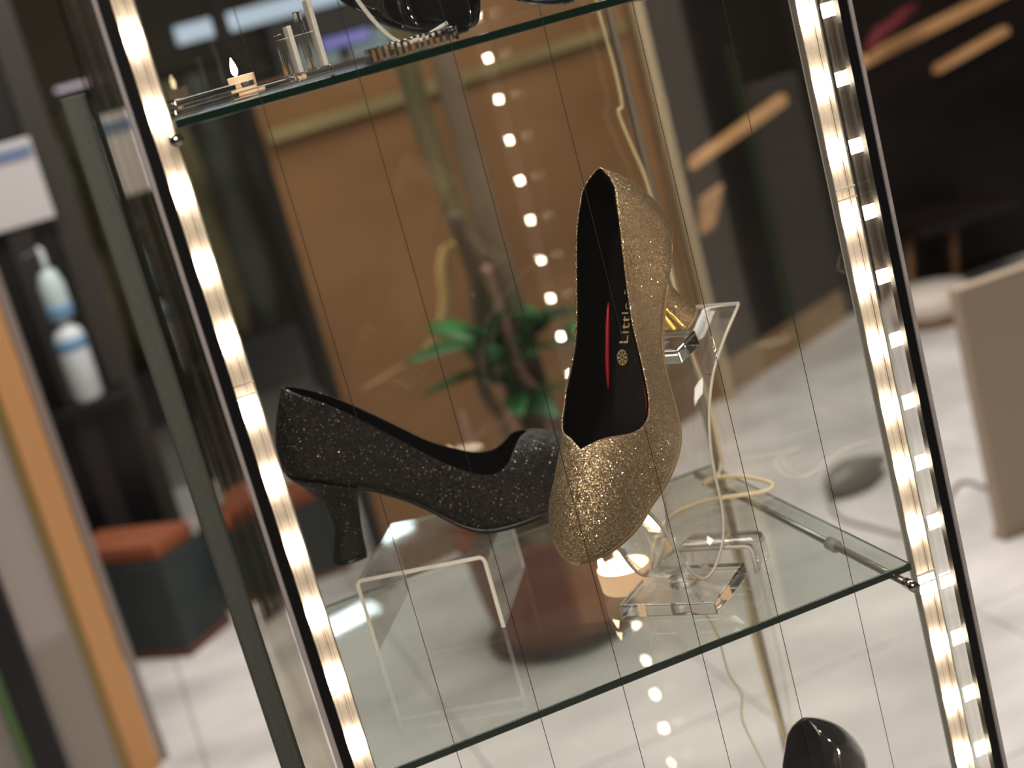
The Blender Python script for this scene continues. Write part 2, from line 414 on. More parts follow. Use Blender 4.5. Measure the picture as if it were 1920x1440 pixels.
def resample(keys, n):
    out = []
    for i in range(n):
        t = i / (n - 1) * (len(keys) - 1); k = min(int(t), len(keys) - 2); f = t - k
        def g(ix): 
            tab = [(j, ix(keys[j])) for j in range(len(keys))]; return cinterp(tab, t)
        out.append(((g(lambda q: q[0][0]), g(lambda q: q[0][1])), (g(lambda q: q[1][0]), g(lambda q: q[1][1])), g(lambda q: q[2])))
    return out
def pump(name, mup, mheel, msole, matrix, label, cat='shoe', detail=None, breast=None, group=None):
    e = empty(name); e.matrix_world = matrix; tag(e, label, cat, group)
    up = mesh_obj('upper', shell_bm(0), mup, e); md = up.modifiers.new('thick', 'SOLIDIFY'); md.thickness = .0011; md.offset = -1
    mesh_obj('lining', shell_bm(.0014), M_lin, e)
    mesh_obj('insole', sole_slab(S0 + .002, S1 - .01, .0022, .0036, -.0012), M_insole, e)
    so = mesh_obj('outsole', sole_slab(.080, S1 + .0012, -.0010, .0028, .0012), msole, e)
    hl = mesh_obj('heel', loft([heel_ring(*k) for k in resample(HEEL, 30)]), mheel, e)
    mesh_obj('heel_tip', loft([heel_ring((.0402, z), (.0695, z), g) for z, g in ((.0031, .0158), (.0004, .0160), (0, .0155))]), msole if breast else M_black, hl)
    if breast:
        ks = resample(HEEL, 26)[3:]
        mesh_obj('heel_breast', loft([[Vector((k[1][0] + dx, y, k[1][1] + dx * .6)) for dx, y in ((-.001, -k[2] * .78), (.0012, -k[2] * .7), (.0018, 0), (.0012, k[2] * .7), (-.001, k[2] * .78))] for k in ks], closed=False), breast, hl)
    return e


def euler_m(rx, ry, rz, loc): return Matrix.Translation(loc) @ (Matrix.Rotation(rz, 4, 'Z') @ Matrix.Rotation(ry, 4, 'Y') @ Matrix.Rotation(rx, 4, 'X'))
# gold pump: toe down, heel on the ledge of its stand
GM = euler_m(-.066, .562, 3.770, (.388, .169, .234))
gold = pump('pump_shoe', M_gold, M_gold, M_tan, GM, 'gold glitter pump with heart-shaped throat standing toe down on its clear stand', breast=M_goldm)
# black pump on the riser
RT = .065
dv = Vector((.114, -.023, 0)).normalized(); yaw = math.atan2(dv.y, dv.x)
BO = Vector((.056, .266, RT + .0012)) - dv * .055
black = pump('pump_shoe', M_blk, M_blkh, M_black, euler_m(0, 0, yaw, BO), 'black glitter pump with flared heel standing on the clear riser')


def on_insole(s, y, lift=.0050):  # local point lying on the insole
    return Vector((s, y, cinterp(SOLE, s) + lift))
def put_text(txt, s0, y0, size, parent, m):
    cu = bpy.data.curves.new('t', 'FONT'); cu.body = txt; cu.size = size; cu.extrude = 0; cu.space_character = 1.12; cu.offset = size * .004
    o = bpy.data.objects.new('t', cu); COL.objects.link(o); dg = bpy.context.evaluated_depsgraph_get(); dg.update()
    me = bpy.data.meshes.new_from_object(o.evaluated_get(dg)); bpy.data.objects.remove(o)
    bm = bmesh.new(); bm.from_mesh(me); bmesh.ops.subdivide_edges(bm, edges=[e for e in bm.edges if e.calc_length() > .002], cuts=2)
    for v in bm.verts:  # runs toward the heel, letters' tops toward -y
        v.co = on_insole(s0 - v.co.x, y0 + .125 * v.co.x - v.co.y)
    r = bmesh.ops.extrude_face_region(bm, geom=bm.faces[:]); bmesh.ops.translate(bm, vec=(0, 0, .0002), verts=[x for x in r['geom'] if isinstance(x, bmesh.types.BMVert)])
    return mesh_obj('lettering', bm, m, parent, smooth=False)
put_text('Little Pi', .1185, -.0040, .0112, gold, M_foil)
# round emblem: ring and eight spokes
bm = bmesh.new(); ec = (.1262, -.0092)
def emb(pts):
    a = [bm.verts.new(on_insole(ec[0] + x, ec[1] + y, .0050)) for x, y in pts]; b = [bm.verts.new(on_insole(ec[0] + x, ec[1] + y, .0053)) for x, y in pts]; n = len(pts)
    bm.faces.new(b); bm.faces.new(a[::-1])
    for i in range(n): bm.faces.new((a[i], a[(i + 1) % n], b[(i + 1) % n], b[i]))
for k in range(24):
    a0, a1 = 2 * math.pi * k / 24, 2 * math.pi * (k + 1) / 24
    emb([(.0046 * math.cos(a0), .0046 * math.sin(a0)), (.0046 * math.cos(a1), .0046 * math.sin(a1)), (.0040 * math.cos(a1), .0040 * math.sin(a1)), (.0040 * math.cos(a0), .0040 * math.sin(a0))])
for k in range(8):
    a = math.pi / 4 * k; c, s = math.cos(a), math.sin(a)
    emb([(c * .0008 + s * .0002, s * .0008 - c * .0002), (c * .0038 + s * .0007, s * .0038 - c * .0007), (c * .0038 - s * .0007, s * .0038 + c * .0007), (c * .0008 - s * .0002, s * .0008 + c * .0002)])
mesh_obj('emblem', bm, M_foil, gold, smooth=False)
for yp in (-.0215, .0095):  # red piping lines along the insole
    P = []
    for i in range(14):
        s = (.092 if yp < 0 else .110) + .052 * i / 13; P.append((s, yp - .002 * i / 13 * (1 if yp < 0 else -1), cinterp(SOLE, s) + .0052))
    mesh_obj('red_piping', tube_bm(P, lambda t: .0016 * math.sin(math.pi * max(min(t, .98), .02)) ** .5 + .0002, 8, 1), M_red, gold)

# patent pumps on the upper shelf and the one on the shelf below
def posed(rx, ry, rz, local, target):
    m = euler_m(rx, ry, rz, (0, 0, 0)); m.translation = Vector(target) - m @ Vector(local); return m
pat = pump('pump_shoe', M_patent, M_patent, M_patent, posed(0, .62, math.radians(-76), (.2955, 0, .0115), atz(868, 62, H + .0025)), 'black patent pump with broad shiny toe, nearer the clear comb holder')
pat2 = pump('pump_shoe', M_patent, M_patent, M_patent, posed(0, .62, math.radians(-97), (.2955, 0, .0115), (.288, .045, H + .0032)), 'black patent pump whose toe tip shows farther along the upper shelf')
T0 = GM @ Vector((.0445, 0, .158)); LO = atz(1510, 1352, T0.z - H) - T0
low = pump('pump_shoe', M_patent, M_patent, M_patent, Matrix.Translation(LO) @ GM, 'black patent pump heel rising from the lowest shelf')

# ------------------------------------------------------------------ acrylic riser under the black pump
ra = math.atan2(-.050, .100); riser = empty('acrylic_riser', (.047, .212, 0), ra, 'clear acrylic riser block under the black glitter pump', 'riser')
RW, RD, RH, RTk = .1125, .124, RT, .0030
prof = [(RTk / 2, 0), (RTk / 2, RH - .006), (RTk / 2 + .0010, RH - .0032), (.0045, RH - RTk / 2), (RW - .0045, RH - RTk / 2), (RW - RTk / 2 - .001, RH - .0032), (RW - RTk / 2, RH - .006), (RW - RTk / 2, 0)]
mesh_obj('body', sheet_bm(prof, .0006, RD - .0006, RTk), M_acr, riser, smooth=False)
mesh_obj('front_edge', sheet_bm(prof, 0, .0005, RTk + .0002), M_acre, riser, smooth=False)
mesh_obj('rear_edge', sheet_bm(prof, RD - .0005, RD, RTk), M_acre, riser, smooth=False)

# ------------------------------------------------------------------ shoe stand of the gold pump
sa = math.atan2(.538, .843); SX = Vector((.364, .142, 0))
st = empty('shoe_stand', SX, sa, 'curved clear acrylic stand holding the gold glitter pump', 'stand')
jp = [(.033, .200), (.016, .190), (0, .180), (-.024, .161), (-.040, .138), (-.050, .112), (-.054, .085), (-.055, .059), (-.061, .039), (-.071, .027), (-.085, .018), (-.098, .0165), (-.109, .024), (-.118, .037), (-.126, .055), (-.134, .075), (-.146, .094), (-.158, .1035), (-.172, .106)]
jps = [(p.x, p.z) for p in smooth_path([(x, 0, z) for x, z in jp], 4)]
yl, yr = .034, -.022
mesh_obj('bent_sheet', sheet_bm(jps, yr + .0006, yl - .0006, .0028), M_acr, st)
mesh_obj('sheet_edge', sheet_bm(jps, yr, yr + .0005, .0030), M_acre, st)
mesh_obj('sheet_edge', sheet_bm(jps, yl - .0005, yl, .0030), M_acre, st)
mesh_obj('top_edge', box_bm(.032, .0335, yr, yl, .199, .2015), M_acre, st, smooth=False)
mesh_obj('base_plate', box_bm(0, .082, 0, .070, .0006, .0115, bev=.001, M=Matrix.Rotation(-sa, 4, 'Z') @ Matrix.Translation(Vector((.226, .095, 0)) - SX) @ Matrix.Rotation(math.radians(-46), 4, 'Z')), M_crys, st, smooth=False)
mesh_obj('ledge', box_bm(-.030, .0, -.016, .016, -.0065, .0065, bev=.0012, M=Matrix.Translation((-.020, .004, .190)) @ Matrix.Rotation(-.2, 4, 'Y')), M_crys, st, smooth=False)
mesh_obj('neck', tube_bm([(-.098, 0, .0115), (-.098, 0, .0165)], .012, 16, 0), M_crys, st)
# second clear support behind, a small bent easel
ea, eb = atz(1265, 1033, .024), atz(1407, 1025, .024); ew = (eb - ea).length; ev = eb - ea
ee = empty('acrylic_easel', (ea.x, ea.y, 0), math.atan2(ev.y, ev.x), 'small square-shouldered clear bridge behind the curved shoe stand', 'stand')
ep = [(0, .0006), (0, .019), (.0015, .0225), (.005, .024), (ew - .005, .024), (ew - .0015, .0225), (ew, .019), (ew, .0006)]
mesh_obj('body', sheet_bm(ep, .0006, .030, .0028), M_acr, ee); mesh_obj('front_edge', sheet_bm(ep, 0, .0005, .0030), M_acre, ee)
def dup(root, loc, label, group=None):
    r = root.copy(); COL.objects.link(r); r.location = loc; r['label'] = label
    for ch in list(root.children):
        c = ch.copy(); COL.objects.link(c); c.parent = r
    return r
dup(st, SX + LO, 'curved clear acrylic stand under the black pump on the lowest shelf')

# ------------------------------------------------------------------ tealights
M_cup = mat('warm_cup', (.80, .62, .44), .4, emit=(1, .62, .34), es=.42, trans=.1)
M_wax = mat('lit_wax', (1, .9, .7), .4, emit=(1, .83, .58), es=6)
M_flame = mat('flame', (1, .8, .5), .4, emit=(1, .78, .45), es=14)
def tealight(loc, label, r=.0225, h=.019, fl=(-.3, .2)):
    e = empty('tealight', loc, 0, label, 'candle', 'lit tealights')
    mesh_obj('cup', lathe_bm([(r * .94, 0), (r * .97, .001), (r, h * .9), (r, h), (r * .95, h), (r * .94, h * .86), (.001, h * .85)]), M_cup, e)
    mesh_obj('wax', lathe_bm([(.001, h * .86), (r * .93, h * .86), (r * .93, h * .97), (r * .6, h * .99), (.001, h * .97)]), M_wax, e)
    mesh_obj('flame', lathe_bm([(.0004, 0), (.0022, .002), (.0028, .005), (.002, .009), (.0003, .014)], 14, c=(r * fl[0], r * fl[1], h)), M_flame, e)
    return e
tealight((.2545, .150, .0002), 'lit tealight with cream cup below the gold shoe toe', fl=(-.72, .25))
tealight((.070, .16, H + .0006), 'lit tealight glowing at left end of upper shelf', r=.010, h=.013)

# ------------------------------------------------------------------ acrylic pieces on the upper shelf
e = empty('acrylic_slab', (.045, .06, H), math.radians(4), 'long clear acrylic slab lying at left end of upper shelf', 'slab')
mesh_obj('lower_plate', box_bm(-.038, .055, 0, .07, .0006, .0045, bev=.0008), M_crys, e, smooth=False)
mesh_obj('upper_plate', box_bm(-.036, .020, .004, .066, .0062, .0102, bev=.0008), M_crys, e, smooth=False)
e = empty('acrylic_holder', (.094, .10, H), math.radians(0), 'clear acrylic comb-shaped holder with upright prongs on upper shelf', 'holder')
mesh_obj('base_block', box_bm(0, .032, 0, .022, .0008, .005, bev=.0008), M_crys, e, smooth=False)
for k, (x, hh) in enumerate([(.0005, .034), (.0085, .038), (.018, .046), (.027, .052)]):
    mesh_obj('prong', box_bm(x, x + .0032, .002, .020, .0052, hh, bev=.0006), M_acre if k % 2 else M_crys, e, smooth=False)
mesh_obj('cross_plate', box_bm(.001, .031, .0095, .0115, .0052, .030), M_acr, e, smooth=False)
mesh_obj('cross_edge', box_bm(.001, .031, .0093, .0117, .030, .0306), M_acre, e, smooth=False)
e = empty('acrylic_bar', (.1335, .012, H), math.radians(0), 'ribbed clear acrylic bar with notched end at upper shelf edge', 'bar')
bm = bmesh.new(); rings = []
for i in range(29):
    x = .062 * i / 28; d = .0006 * (i % 2); n_ = .006 if i == 28 else 0
    rings.append([Vector((x - n_ * 0, 0 + d, .0006)), Vector((x, .013, .0006)), Vector((x, .013, .0088)), Vector((x - (.005 if i == 28 else 0), .0065, .0100 - d)), Vector((x, d, .0088))])
mesh_obj('body', loft(rings, bm=bm), M_crys, e, smooth=False)
e = empty('acrylic_cradle', (.150, .06, H), math.radians(-12), 'clear bent acrylic cradle beside the patent pump on upper shelf', 'cradle')
cp = [(-.012, .075), (-.004, .045), (.006, .022), (.014, .0105), (.022, .006), (.032, .0065), (.052, .012)]
cps = [(p.x, p.z) for p in smooth_path([(x, 0, z) for x, z in cp], 5)]
mesh_obj('bent_sheet', sheet_bm(cps, .0006, .030, .0026), M_acr, e); mesh_obj('front_edge', sheet_bm(cps, 0, .0005, .0028), M_acre, e)
mesh_obj('foot', box_bm(.018, .034, .006, .024, .0006, .0045), M_crys, e, smooth=False)

# ------------------------------------------------------------------ cords
def cord(pts, r, label, name='power_cord', m=M_cord):
    o = mesh_obj(name, tube_bm(pts, r, 8, 6), m); tag(o, label, 'cord'); return o
def sh(x, y, z=.003): return tuple(atz(x, y, z))
def bk(x, y, Y=D + .012): return tuple(aty(x, y, Y))
cord([bk(1100, -80), bk(1122, 20), bk(1150, 120), bk(1166, 195), bk(1160, 212), bk(1185, 275), bk(1212, 340), bk(1250, 480), bk(1290, 640), bk(1325, 740), bk(1345, 830), bk(1352, 868), sh(1345, 893), sh(1318, 908), sh(1335, 897, .005), sh(1385, 893), sh(1440, 903), sh(1448, 914), sh(1420, 924), sh(1335, 937), sh(1278, 957), sh(1243, 985), sh(1225, 1030), sh(1222, 1060, .002)], .0019, 'cream cord coming down the rear corner and looping over the middle shelf')
cord([bk(1338, 905, D + .015), bk(1362, 990, D + .015), bk(1392, 1090, D + .015), bk(1412, 1190, D + .015), bk(1440, 1290, D + .015), bk(1475, 1400, D + .015), bk(1500, 1500, D + .015)], .0022, 'cream cord hanging beside the rear post below the middle shelf')
cord([bk(1308, 1125, .2), bk(1345, 1190, .2), bk(1366, 1262, .2), bk(1390, 1300, .2), bk(1392, 1350, .2), bk(1420, 1410, .2), bk(1450, 1470, .2)], .0009, 'thin cream wire dangling under the middle shelf', 'thin_wire')

# ------------------------------------------------------------------ potted tree
PX, PY = .66, 2.05
pot = empty('potted_tree', (PX, PY, ZF), 0, 'young tree with bare stems in a rust red terracotta pot', 'plant')
M_terra = noisy('terracotta', (.25, .052, .02), (.32, .078, .032), 7, .42, spec=.4)
mesh_obj('pot', lathe_bm([(.001, 0), (.120, 0), (.134, .02), (.150, .10), (.158, .18), (.158, .225), (.170, .228), (.172, .258), (.160, .262), (.150, .256), (.148, .23), (.001, .228)], 48), M_terra, pot)
mesh_obj('saucer', lathe_bm([(.001, .0005), (.15, .0005), (.165, .012), (.158, .014), (.14, .004), (.001, .0035)], 48), mat('dark_saucer', (.05, .02, .012), .5), pot)
mesh_obj('soil', lathe_bm([(.001, .229), (.147, .229), (.147, .236), (.08, .243), (.001, .24)], 30), noisy('soil', (.05, .035, .02), (.09, .06, .035), 60, .9, bump=.6), pot)
M_bark = noisy('bark', (.10, .07, .045), (.27, .19, .125), 10, .8, (1, 1, .25), .5)
M_bark2 = noisy('green_bark', (.09, .085, .035), (.26, .20, .10), 9, .8, (1, 1, .25), .4)
def stem(name, px, r, m, y=PY):
    P = [aty(a, b, y) - Vector((PX, PY, ZF)) for a, b in px]; P[0].z = max(P[0].z, .2); return mesh_obj(name, tube_bm([tuple(p) for p in P], r, 10, 5), m, pot)
stem('trunk', [(1050, 930), (1035, 830), (985, 660), (950, 540), (905, 390), (868, 250), (835, 130), (800, 0), (770, -120)], lambda t: .030 - .007 * t, M_bark)
stem('stem', [(1010, 900), (960, 700), (915, 560), (865, 430), (830, 330), (790, 220), (765, 120), (735, 0), (700, -120)], lambda t: .022 + .004 * t, M_bark2, PY + .06)
stem('stem', [(990, 905), (950, 800), (905, 720), (895, 560), (880, 470), (850, 400)], lambda t: .014, M_bark, PY - .05)
stem('stem', [(1045, 900), (1020, 760), (975, 690), (930, 560), (910, 500)], lambda t: .010, noisy('pink_bark', (.32, .17, .12), (.4, .24, .17), 10, .7), PY - .08)
M_leafs = [noisy('leaf_a', (.012, .10, .02), (.03, .18, .04), 20, .4), noisy('leaf_b', (.01, .06, .014), (.02, .11, .025), 20, .4)]
def leaf_bm(Ln, Wd, droop):
    bm = bmesh.new(); rings = []
    for i in range(9):
        t = i / 8; w = Wd * math.sin(math.pi * min(t * .96 + .03, 1)) ** .8; z = -droop * t * t
        rings.append([Vector((Ln * t, -w, z + w * .25)), Vector((Ln * t, 0, z)), Vector((Ln * t, w, z + w * .25))])
    loft(rings, closed=False, bm=bm); return bm
def leaf(p, yaw, pitch, Ln, Wd, m, parent=pot, base=Vector((PX, PY, ZF)), dr=.02):
    o = mesh_obj('leaf', leaf_bm(Ln, Wd, dr), m, parent); o.location = p - base; o.rotation_euler = (random.uniform(-.5, .5), pitch, yaw)
    md = o.modifiers.new('t', 'SOLIDIFY'); md.thickness = .0012
for (a, b) in [(935, 690), (900, 640), (1040, 650), (960, 730), (1010, 615)]:
    c = aty(a, b, PY - .06)
    for k in range(6): leaf(c, k * 1.05 + random.uniform(-.3, .3), random.uniform(-.7, .35), random.uniform(.10, .17), random.uniform(.020, .031), M_leafs[k % 2])
M_bud = noisy('pink_bud', (.42, .20, .15), (.5, .27, .2), 12, .6)
for (a, b, c, d) in [(890, 850, 865, 770), (960, 790, 940, 720), (980, 850, 950, 740), (870, 900, 840, 850)]:
    P = [aty(a, b, PY - .09), aty((a + c) / 2, (b + d) / 2, PY - .1), aty(c, d, PY - .09)]
    mesh_obj('shoot', tube_bm([tuple(p - Vector((PX, PY, ZF))) for p in P], lambda t: .013 * (1 - .7 * t) + .001, 8, 4), M_bud, pot)
# golden ribbon curling by the tree
def ribbon(pts, Y, w, m):
    P = smooth_path([tuple(aty(a, b, Y)) for a, b in pts], 5); bm = bmesh.new(); rings = []
    for p in P: rings.append([p + Vector((-w, -.01, 0)), p + Vector((w, 0.012, 0)), p + Vector((w, .016, 0)), p + Vector((-w, -.006, 0))])
    loft(rings, bm=bm); return mesh_obj('gold_ribbon', bm, m)
tag(ribbon([(880, 470), (845, 455), (832, 500), (838, 560), (825, 620), (790, 665), (740, 695), (690, 725)], 2.12, .018, noisy('gold_satin', (.66, .42, .16), (.76, .5, .22), 9, .4)), 'golden satin ribbon curling down beside the tree stems', 'ribbon')

# ------------------------------------------------------------------ things near the dark wall
M_wood = noisy('orange_wood', (.42, .22, .09), (.52, .29, .13), 9, .5, (1, 1, 6), 0, 4)
def plank(name, a, b, Y, hh, label, cut=.02, cat='shelf'):
    p = aty(*a, Y); d = ray(*b); q = CC + d * ((p.z - CC.z) / d.z) if abs(d.z) > 1e-4 else aty(*b, Y)
    if (q - p).length > 3 or q.y < 2 or q.y > 3.6: q = aty(*b, Y - .02)
    n = Vector((-(q - p).y, (q - p).x, 0)).normalized() * .05; bm = bmesh.new()
    r0 = [p, p + n, p + n + Vector((.01, 0, hh)), p + Vector((.045, 0, hh))]; r1 = [q, q + n, q + n + Vector((0, 0, hh)), q + Vector((0, 0, hh))]
    loft([r0, r1], bm=bm); return tag(mesh_obj(name, bm, M_wood, smooth=False), label, cat)
plank('wall_plank', (1615, 130), (1905, -15), 3.45, .033, 'long orange wooden plank shelf carrying the red shoe')
plank('wall_plank', (1762, 137), (1893, 63), 3.45, .024, 'short orange wooden plank shelf below the red shoe')
plank('wall_plank', (1302, 318), (1478, 195), 3.0, .028, 'slanting pale plank added as the refracted image of the wall planks')  # added plank standing in for the wall planks refracted by the glass
def poly_board(name, px, Y, th, m, label, cat):
    bm = bmesh.new(); A = [aty(a, b, Y) for a, b in px]; loft([A, [p + Vector((0, th, 0)) for p in A]], bm=bm)
    return tag(mesh_obj(name, bm, m, smooth=False), label, cat)
poly_board('refracted_board', [(1318, 375), (1357, 345), (1340, 425), (1318, 440)], 3.0, .03, M_wood, 'short orange board added for a plank refraction behind cabinet', 'board')  # added shape for the brown patches of plank refracted in the glass
# red shoe: low sculpted slipper body
bm = bmesh.new(); c = aty(1625, 108, 3.38); rings = []
for i in range(15):
    t = i / 14; wv = .032 * math.sin(math.pi * (t * .94 + .03)) ** .6; hv = (.075 - .045 * t) * math.sin(math.pi * (t * .9 + .05)) ** .5 * (1 if t < .3 or t > .65 else .8)
    rings.append([c + Vector((.0 + .21 * t, wv * math.cos(a), hv * (.5 + .5 * math.sin(a)))) + Vector((0, 0, .105 * t)) for a in [2 * math.pi * k / 16 for k in range(16)]])
tag(mesh_obj('red_slipper', loft(rings, bm=bm), mat('red_suede', (.10, .006, .010), .8)), 'dark red low shoe lying on the long plank shelf', 'shoe')
# wooden-legged bench: seat above the frame edge, two legs in view
for a, b, lab in [((1703, 425), (1706, 548), 'wooden leg'), ((1785, 400), (1791, 517), 'wooden leg')]: pass
bn = empty('wooden_stool', (2.6, 3.5, ZF), 0, 'dark stool with two orange wooden legs against the black wall', 'stool')
def leg(a, b):
    p = aty(*b, 3.56); p.z = ZF; q = aty(*a, 3.56); o = mesh_obj('leg', tube_bm([tuple(p - bn.location), tuple(q - bn.location)], lambda t: .013 + .004 * t, 8, 1), noisy('leg_wood', (.22, .11, .05), (.28, .15, .07), 9, .5), bn)
    return q
q1 = leg((1703, 420), (1707, 552)); q2 = leg((1783, 395), (1792, 524))
mesh_obj('seat', box_bm(q1.x - .1 - 2.6, q2.x + .12 - 2.6, -.18, .09, q1.z - ZF - .005, q1.z - ZF + .03, bev=.008), M_dark, bn, smooth=False)
# beige plinth at right
pb = atz(1886, 1014, ZF); pl = empty('beige_plinth', (pb.x, pb.y, ZF), 0, 'beige square plinth standing on the tiles right of the cabinet', 'plinth')
ptop = aty(1822, 535, pb.y).z
mesh_obj('column', box_bm(0, .34, 0, .035, 0, ptop - ZF, bev=.004), mat('beige_paint', (.36, .28, .21), .6), pl, smooth=False)
mesh_obj('foot_rail', box_bm(-.004, .344, -.004, .039, 0, .012), mat('beige_foot', (.30, .23, .17), .6), pl, smooth=False)
# pale round pouf by the wall
pc = atz(1752, 600, ZF); po = empty('round_pouf', (pc.x, pc.y, ZF), 0, 'low round cream pouf with brown base near the dark wall', 'pouf')
mesh_obj('cushion', lathe_bm([(.001, .03), (.115, .03), (.13, .045), (.132, .085), (.118, .105), (.001, .11)], 36), mat('cream_leather', (.62, .54, .47), .5), po)
mesh_obj('base_ring', lathe_bm([(.001, 0), (.11, 0), (.122, .01), (.122, .0295), (.001, .0295)], 36), mat('brown_base', (.20, .10, .055), .5), po)
# grey teardrop gadget with its cable on the floor
g = atz(1600, 915, ZF); gd = empty('cable_plug', (g.x, g.y, ZF), math.radians(200), 'grey teardrop-shaped plug with looping cable on the tiles', 'plug')
bm = bmesh.new(); rings = []
for i in range(17):
    t = i / 16; r = .048 * math.sin(math.pi * (.06 + .9 * t ** 1.35)) ** .8 + .004
    rings.append([Vector((.085 - .20 * (1 - t), r * math.cos(a), .030 + .8 * r * math.sin(a))) for a in [2 * math.pi * k / 18 for k in range(18)]])
mesh_obj('body', loft(rings, bm=bm), noisy('grey_plastic', (.16, .15, .13), (.2, .19, .17), 10, .4), gd)
gl = Matrix.Translation((g.x, g.y, ZF)) @ Matrix.Rotation(math.radians(200), 4, 'Z')
cp_ = [gl.inverted() @ atz(a, b, ZF + .006) for a, b in [(1566, 915), (1558, 930), (1560, 955), (1585, 975), (1640, 990), (1700, 1000), (1760, 960), (1800, 905), (1850, 915), (1900, 935), (1950, 930)]]
mesh_obj('cable', tube_bm([tuple(p) for p in cp_], .0042, 8, 6), mat('grey_cable', (.2, .18, .15), .5), gd)

# ------------------------------------------------------------------ left background
# slate planters
def planter(fx, fy, w_, d_, h_, rz, label):
    e = empty('slate_planter', (fx, fy, ZF), rz, label, 'planter')
    bm = box_bm(0, w_, 0, d_, .022, h_, bev=.004); mesh_obj('box', bm, noisy('slate', (.018, .026, .027), (.032, .042, .042), 6, .55), e, smooth=False)
    mesh_obj('rust_base', box_bm(-.003, w_ + .003, -.003, d_ + .003, 0, .022), mat('rust_base', (.12, .045, .028), .6), e, smooth=False)
    mesh_obj('rim', box_bm(.012, w_ - .012, .012, d_ - .012, h_ + .0002, h_ + .045, bev=.012), noisy('red_clay', (.22, .06, .025), (.30, .09, .04), 5, .7), e, smooth=False)
    return e
planter(-.099, 2.704, .18, .32, .25, math.radians(48), 'slate grey planter box with red clay top left of the cabinet')
planter(.02, 2.92, .34, .16, .20, 0, 'teal grey planter box seen through the cabinet behind the black pump heel')
# the storefront frame at far left
fr = empty('shop_frame', (-.30, 2.15, ZF), 0, 'shop frame of orange wood, gold trim and grey metal uprights', 'frame')
def upright(name, x0, x1, y0, y1, z1, m): return mesh_obj(name, box_bm(x0 + .30, x1 + .30, y0 - 2.15, y1 - 2.15, 0, z1, bev=.002), m, fr, smooth=False)
upright('orange_upright', -.283, -.228, 2.13, 2.17, 1.3, noisy('orange_laminate', (.58, .28, .11), (.64, .33, .14), 5, .45, (1, 1, .2)))
upright('grey_upright', -.226, -.208, 2.16, 2.19, 1.9, mat('grey_alu', (.28, .24, .22), .4, metal=.2))
upright('gold_trim', -.302, -.284, 2.13, 2.17, 1.3, mat('gold_trim', (.28, .19, .07), .4, metal=.3))
upright('pale_panel', -.398, -.303, 2.14, 2.17, 1.3, mat('pale_grey', (.42, .36, .33), .5))
upright('black_upright', -.455, -.400, 2.10, 2.16, 1.3, mat('black_lacquer', (.006, .004, .006), .4))
upright('green_strip', -.478, -.457, 2.10, 2.14, 1.1, mat('green_vinyl', (.07, .13, .045), .5))
upright('stone_panel', -.62, -.480, 2.12, 2.16, 1.0, mat('stone_grey', (.28, .25, .22), .6))
upright('light_bar', -.39, -.315, 2.130, 2.138, .338, mat('dim', (.3, .26, .22), .5))
# dark kiosk carrying the sanitizer
kz = aty(175, 745, 3.15).z
kp = aty(150, 740, 3.15)
ks = empty('dark_kiosk', (kp.x, 3.15, ZF), 0, 'tall dark kiosk column behind the sanitizer bottle', 'kiosk')
mesh_obj('ledge', box_bm(-.14, .12, -.05, .12, kz - ZF - .03, kz - ZF - .001, bev=.003), M_black, ks, smooth=False)
mesh_obj('pedestal', box_bm(-.13, .10, .0, .10, 0, kz - ZF - .032), M_black, ks, smooth=False)
mesh_obj('back_board', box_bm(-.17, .075, .125, .145, 0, 1.62, bev=.002), mat('black_board', (.010, .008, .007), .5), ks, smooth=False)
mesh_obj('side_post', box_bm(.078, .150, .11, .15, 0, 1.75, bev=.003), mat('charcoal_post', (.035, .03, .025), .5), ks, smooth=False)
bt = empty('sanitizer_bottle', (kp.x + .02, 3.14, kz), 0, 'white and blue pump bottle of hand sanitizer on the dark kiosk', 'bottle')
M_plw = mat('white_plastic', (.62, .66, .68), .35); M_plb = mat('blue_label', (.16, .32, .50), .4)
mesh_obj('body', lathe_bm([(.001, 0), (.027, 0), (.031, .006), (.031, .13), (.026, .145), (.012, .155), (.012, .165), (.001, .166)], 28), M_plw, bt)
mesh_obj('label', lathe_bm([(.0305, .105), (.0318, .106), (.0318, .128), (.0305, .129)], 28), M_plb, bt)
mesh_obj('upper_bottle', lathe_bm([(.001, .1662), (.022, .1662), (.026, .175), (.026, .235), (.018, .262), (.012, .268), (.001, .269)], 28), mat('pale_green', (.50, .60, .60), .35), bt)
mesh_obj('blue_band', lathe_bm([(.0255, .172), (.0268, .173), (.0268, .198), (.0255, .199)], 28), M_plb, bt)
mesh_obj('pump_head', tube_bm([(0, 0, .2692), (0, 0, .300), (-.004, 0, .308), (-.02, 0, .309), (-.034, 0, .303)], .0085, 12, 3), M_plw, bt)
bt.scale = (1.32, 1.32, 1.32)
# notice board, white with blue header
nb = aty(45, 420, 3.12); nt = empty('notice_board', (nb.x, 3.12, nb.z), 0, 'white notice with a blue header strip at far left', 'sign')
mesh_obj('board', box_bm(-.15, .080, 0, .008, -.005, .205, bev=.004), mat('white_board', (.55, .52, .52), .5), nt, smooth=False)
mesh_obj('blue_header', box_bm(-.145, .075, -.0035, -.0005, .158, .186), mat('blue_ink', (.13, .19, .32), .5), nt, smooth=False)
mesh_obj('support', box_bm(-.05, .01, .009, .03, ZF - nb.z, .19), mat('dark_support', (.02, .017, .015), .5), nt, smooth=False)
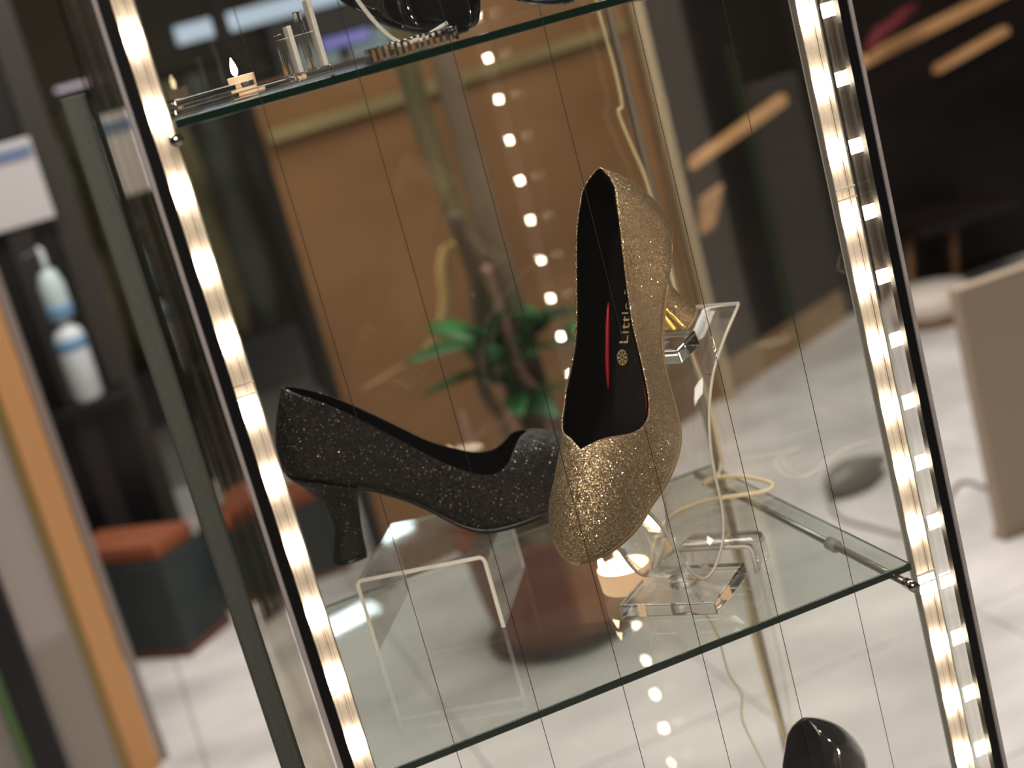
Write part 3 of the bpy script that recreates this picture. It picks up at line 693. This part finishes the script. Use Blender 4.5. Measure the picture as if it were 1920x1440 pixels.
# far glowing shop signs, and one panel added for a glass reflection
def lightbox(name, a, b, Y, col, es, label):
    p, q = aty(*a, Y), aty(*b, Y); x0, x1 = sorted((p.x, q.x)); z0, z1 = sorted((p.z, q.z))
    e = empty(name, (x0, Y, z0), 0, label, 'sign'); mesh_obj('lit_face', box_bm(0, x1 - x0, 0, .01, 0, z1 - z0), mat('glow', (.5, .5, .5), .4, emit=col, es=es), e, smooth=False)
    mesh_obj('case', box_bm(-.01, x1 - x0 + .01, .011, .08, -.01, z1 - z0 + .01), M_black, e, smooth=False)
    mesh_obj('pole', box_bm((x1 - x0) / 2 - .02, (x1 - x0) / 2 + .02, .081, .10, ZF - z0, z1 - z0), M_black, e, smooth=False); return e
lightbox('lit_sign', (335, 85), (640, -32), 5.2, (.42, .56, .72), .8, 'pale blue glowing shop sign high behind the upper shelf')
lightbox('lit_sign', (560, 150), (745, 40), 6.2, (.10, .17, .18), .8, 'dull teal glowing sign behind the comb holder and clear cradle')
lightbox('lit_sign', (105, 175), (200, 140), 4.2, (.30, .20, .34), .6, 'small violet glowing panel added for a reflection above the grey post')  # glowing panel added to stand in for the violet reflection in the left glass
lightbox('lit_sign', (605, 95), (690, 52), 5.6, (.22, .20, .75), .7, 'small blue violet glowing sign seen through the clear cradle')
# ceiling panel lamps far back, mirrored in the shelf
for (x, y, lab) in [(.50, 4.83, 'cool white ceiling lamp whose glint shows in the middle shelf'), (.80, 5.28, 'cool white ceiling lamp whose glint shows in the riser top')]:
    e = empty('ceiling_lamp', (x, y, 1.70), .35, lab, 'lamp')
    mesh_obj('diffuser', box_bm(-.14, .14, -.05, .05, -.008, 0), mat('cool_diffuser', (.8, .9, .9), .4, emit=(.78, .95, 1), es=16), e, smooth=False)
    mesh_obj('housing', box_bm(-.15, .15, -.06, .06, .0005, .04), M_plw, e, smooth=False)
# rack of muted garments behind the left part of the cabinet
rk = empty('garment_rack', (.0, 5.2, ZF), 0, 'rack of olive and teal garments seen dimly behind the cabinet', 'rack')
mesh_obj('rail', tube_bm([(-.7, 0, 1.35), (.75, 0, 1.35)], .012, 8, 0), M_black, rk)
for x in (-.68, .73): mesh_obj('upright', tube_bm([(x, 0, 0), (x, 0, 1.36)], .014, 8, 0), M_black, rk)
cols = [(.10, .085, .04), (.055, .06, .045), (.12, .10, .05), (.04, .07, .06), (.09, .07, .035), (.14, .13, .08), (.06, .05, .03), (.05, .075, .06), (.11, .09, .05)]
for i in range(11):
    x = -.6 + .12 * i; bm = bmesh.new(); rings = []
    for k in range(9):
        z = 1.33 - 1.0 * k / 8; wv = .05 + .05 * min(1, k / 2.5) + .012 * math.sin(k * 1.7 + i)
        rings.append([Vector((x + wv * math.cos(a) * .7, .16 * math.sin(a) * (.4 + .6 * min(1, k / 2)) + .015 * math.sin(3 * a + k), z)) for a in [2 * math.pi * j / 14 for j in range(14)]])
    c = cols[i % len(cols)]; mesh_obj('garment', loft(rings, bm=bm), noisy('cloth', c, tuple(min(1, v * 1.8) for v in c), 8, .9), rk)
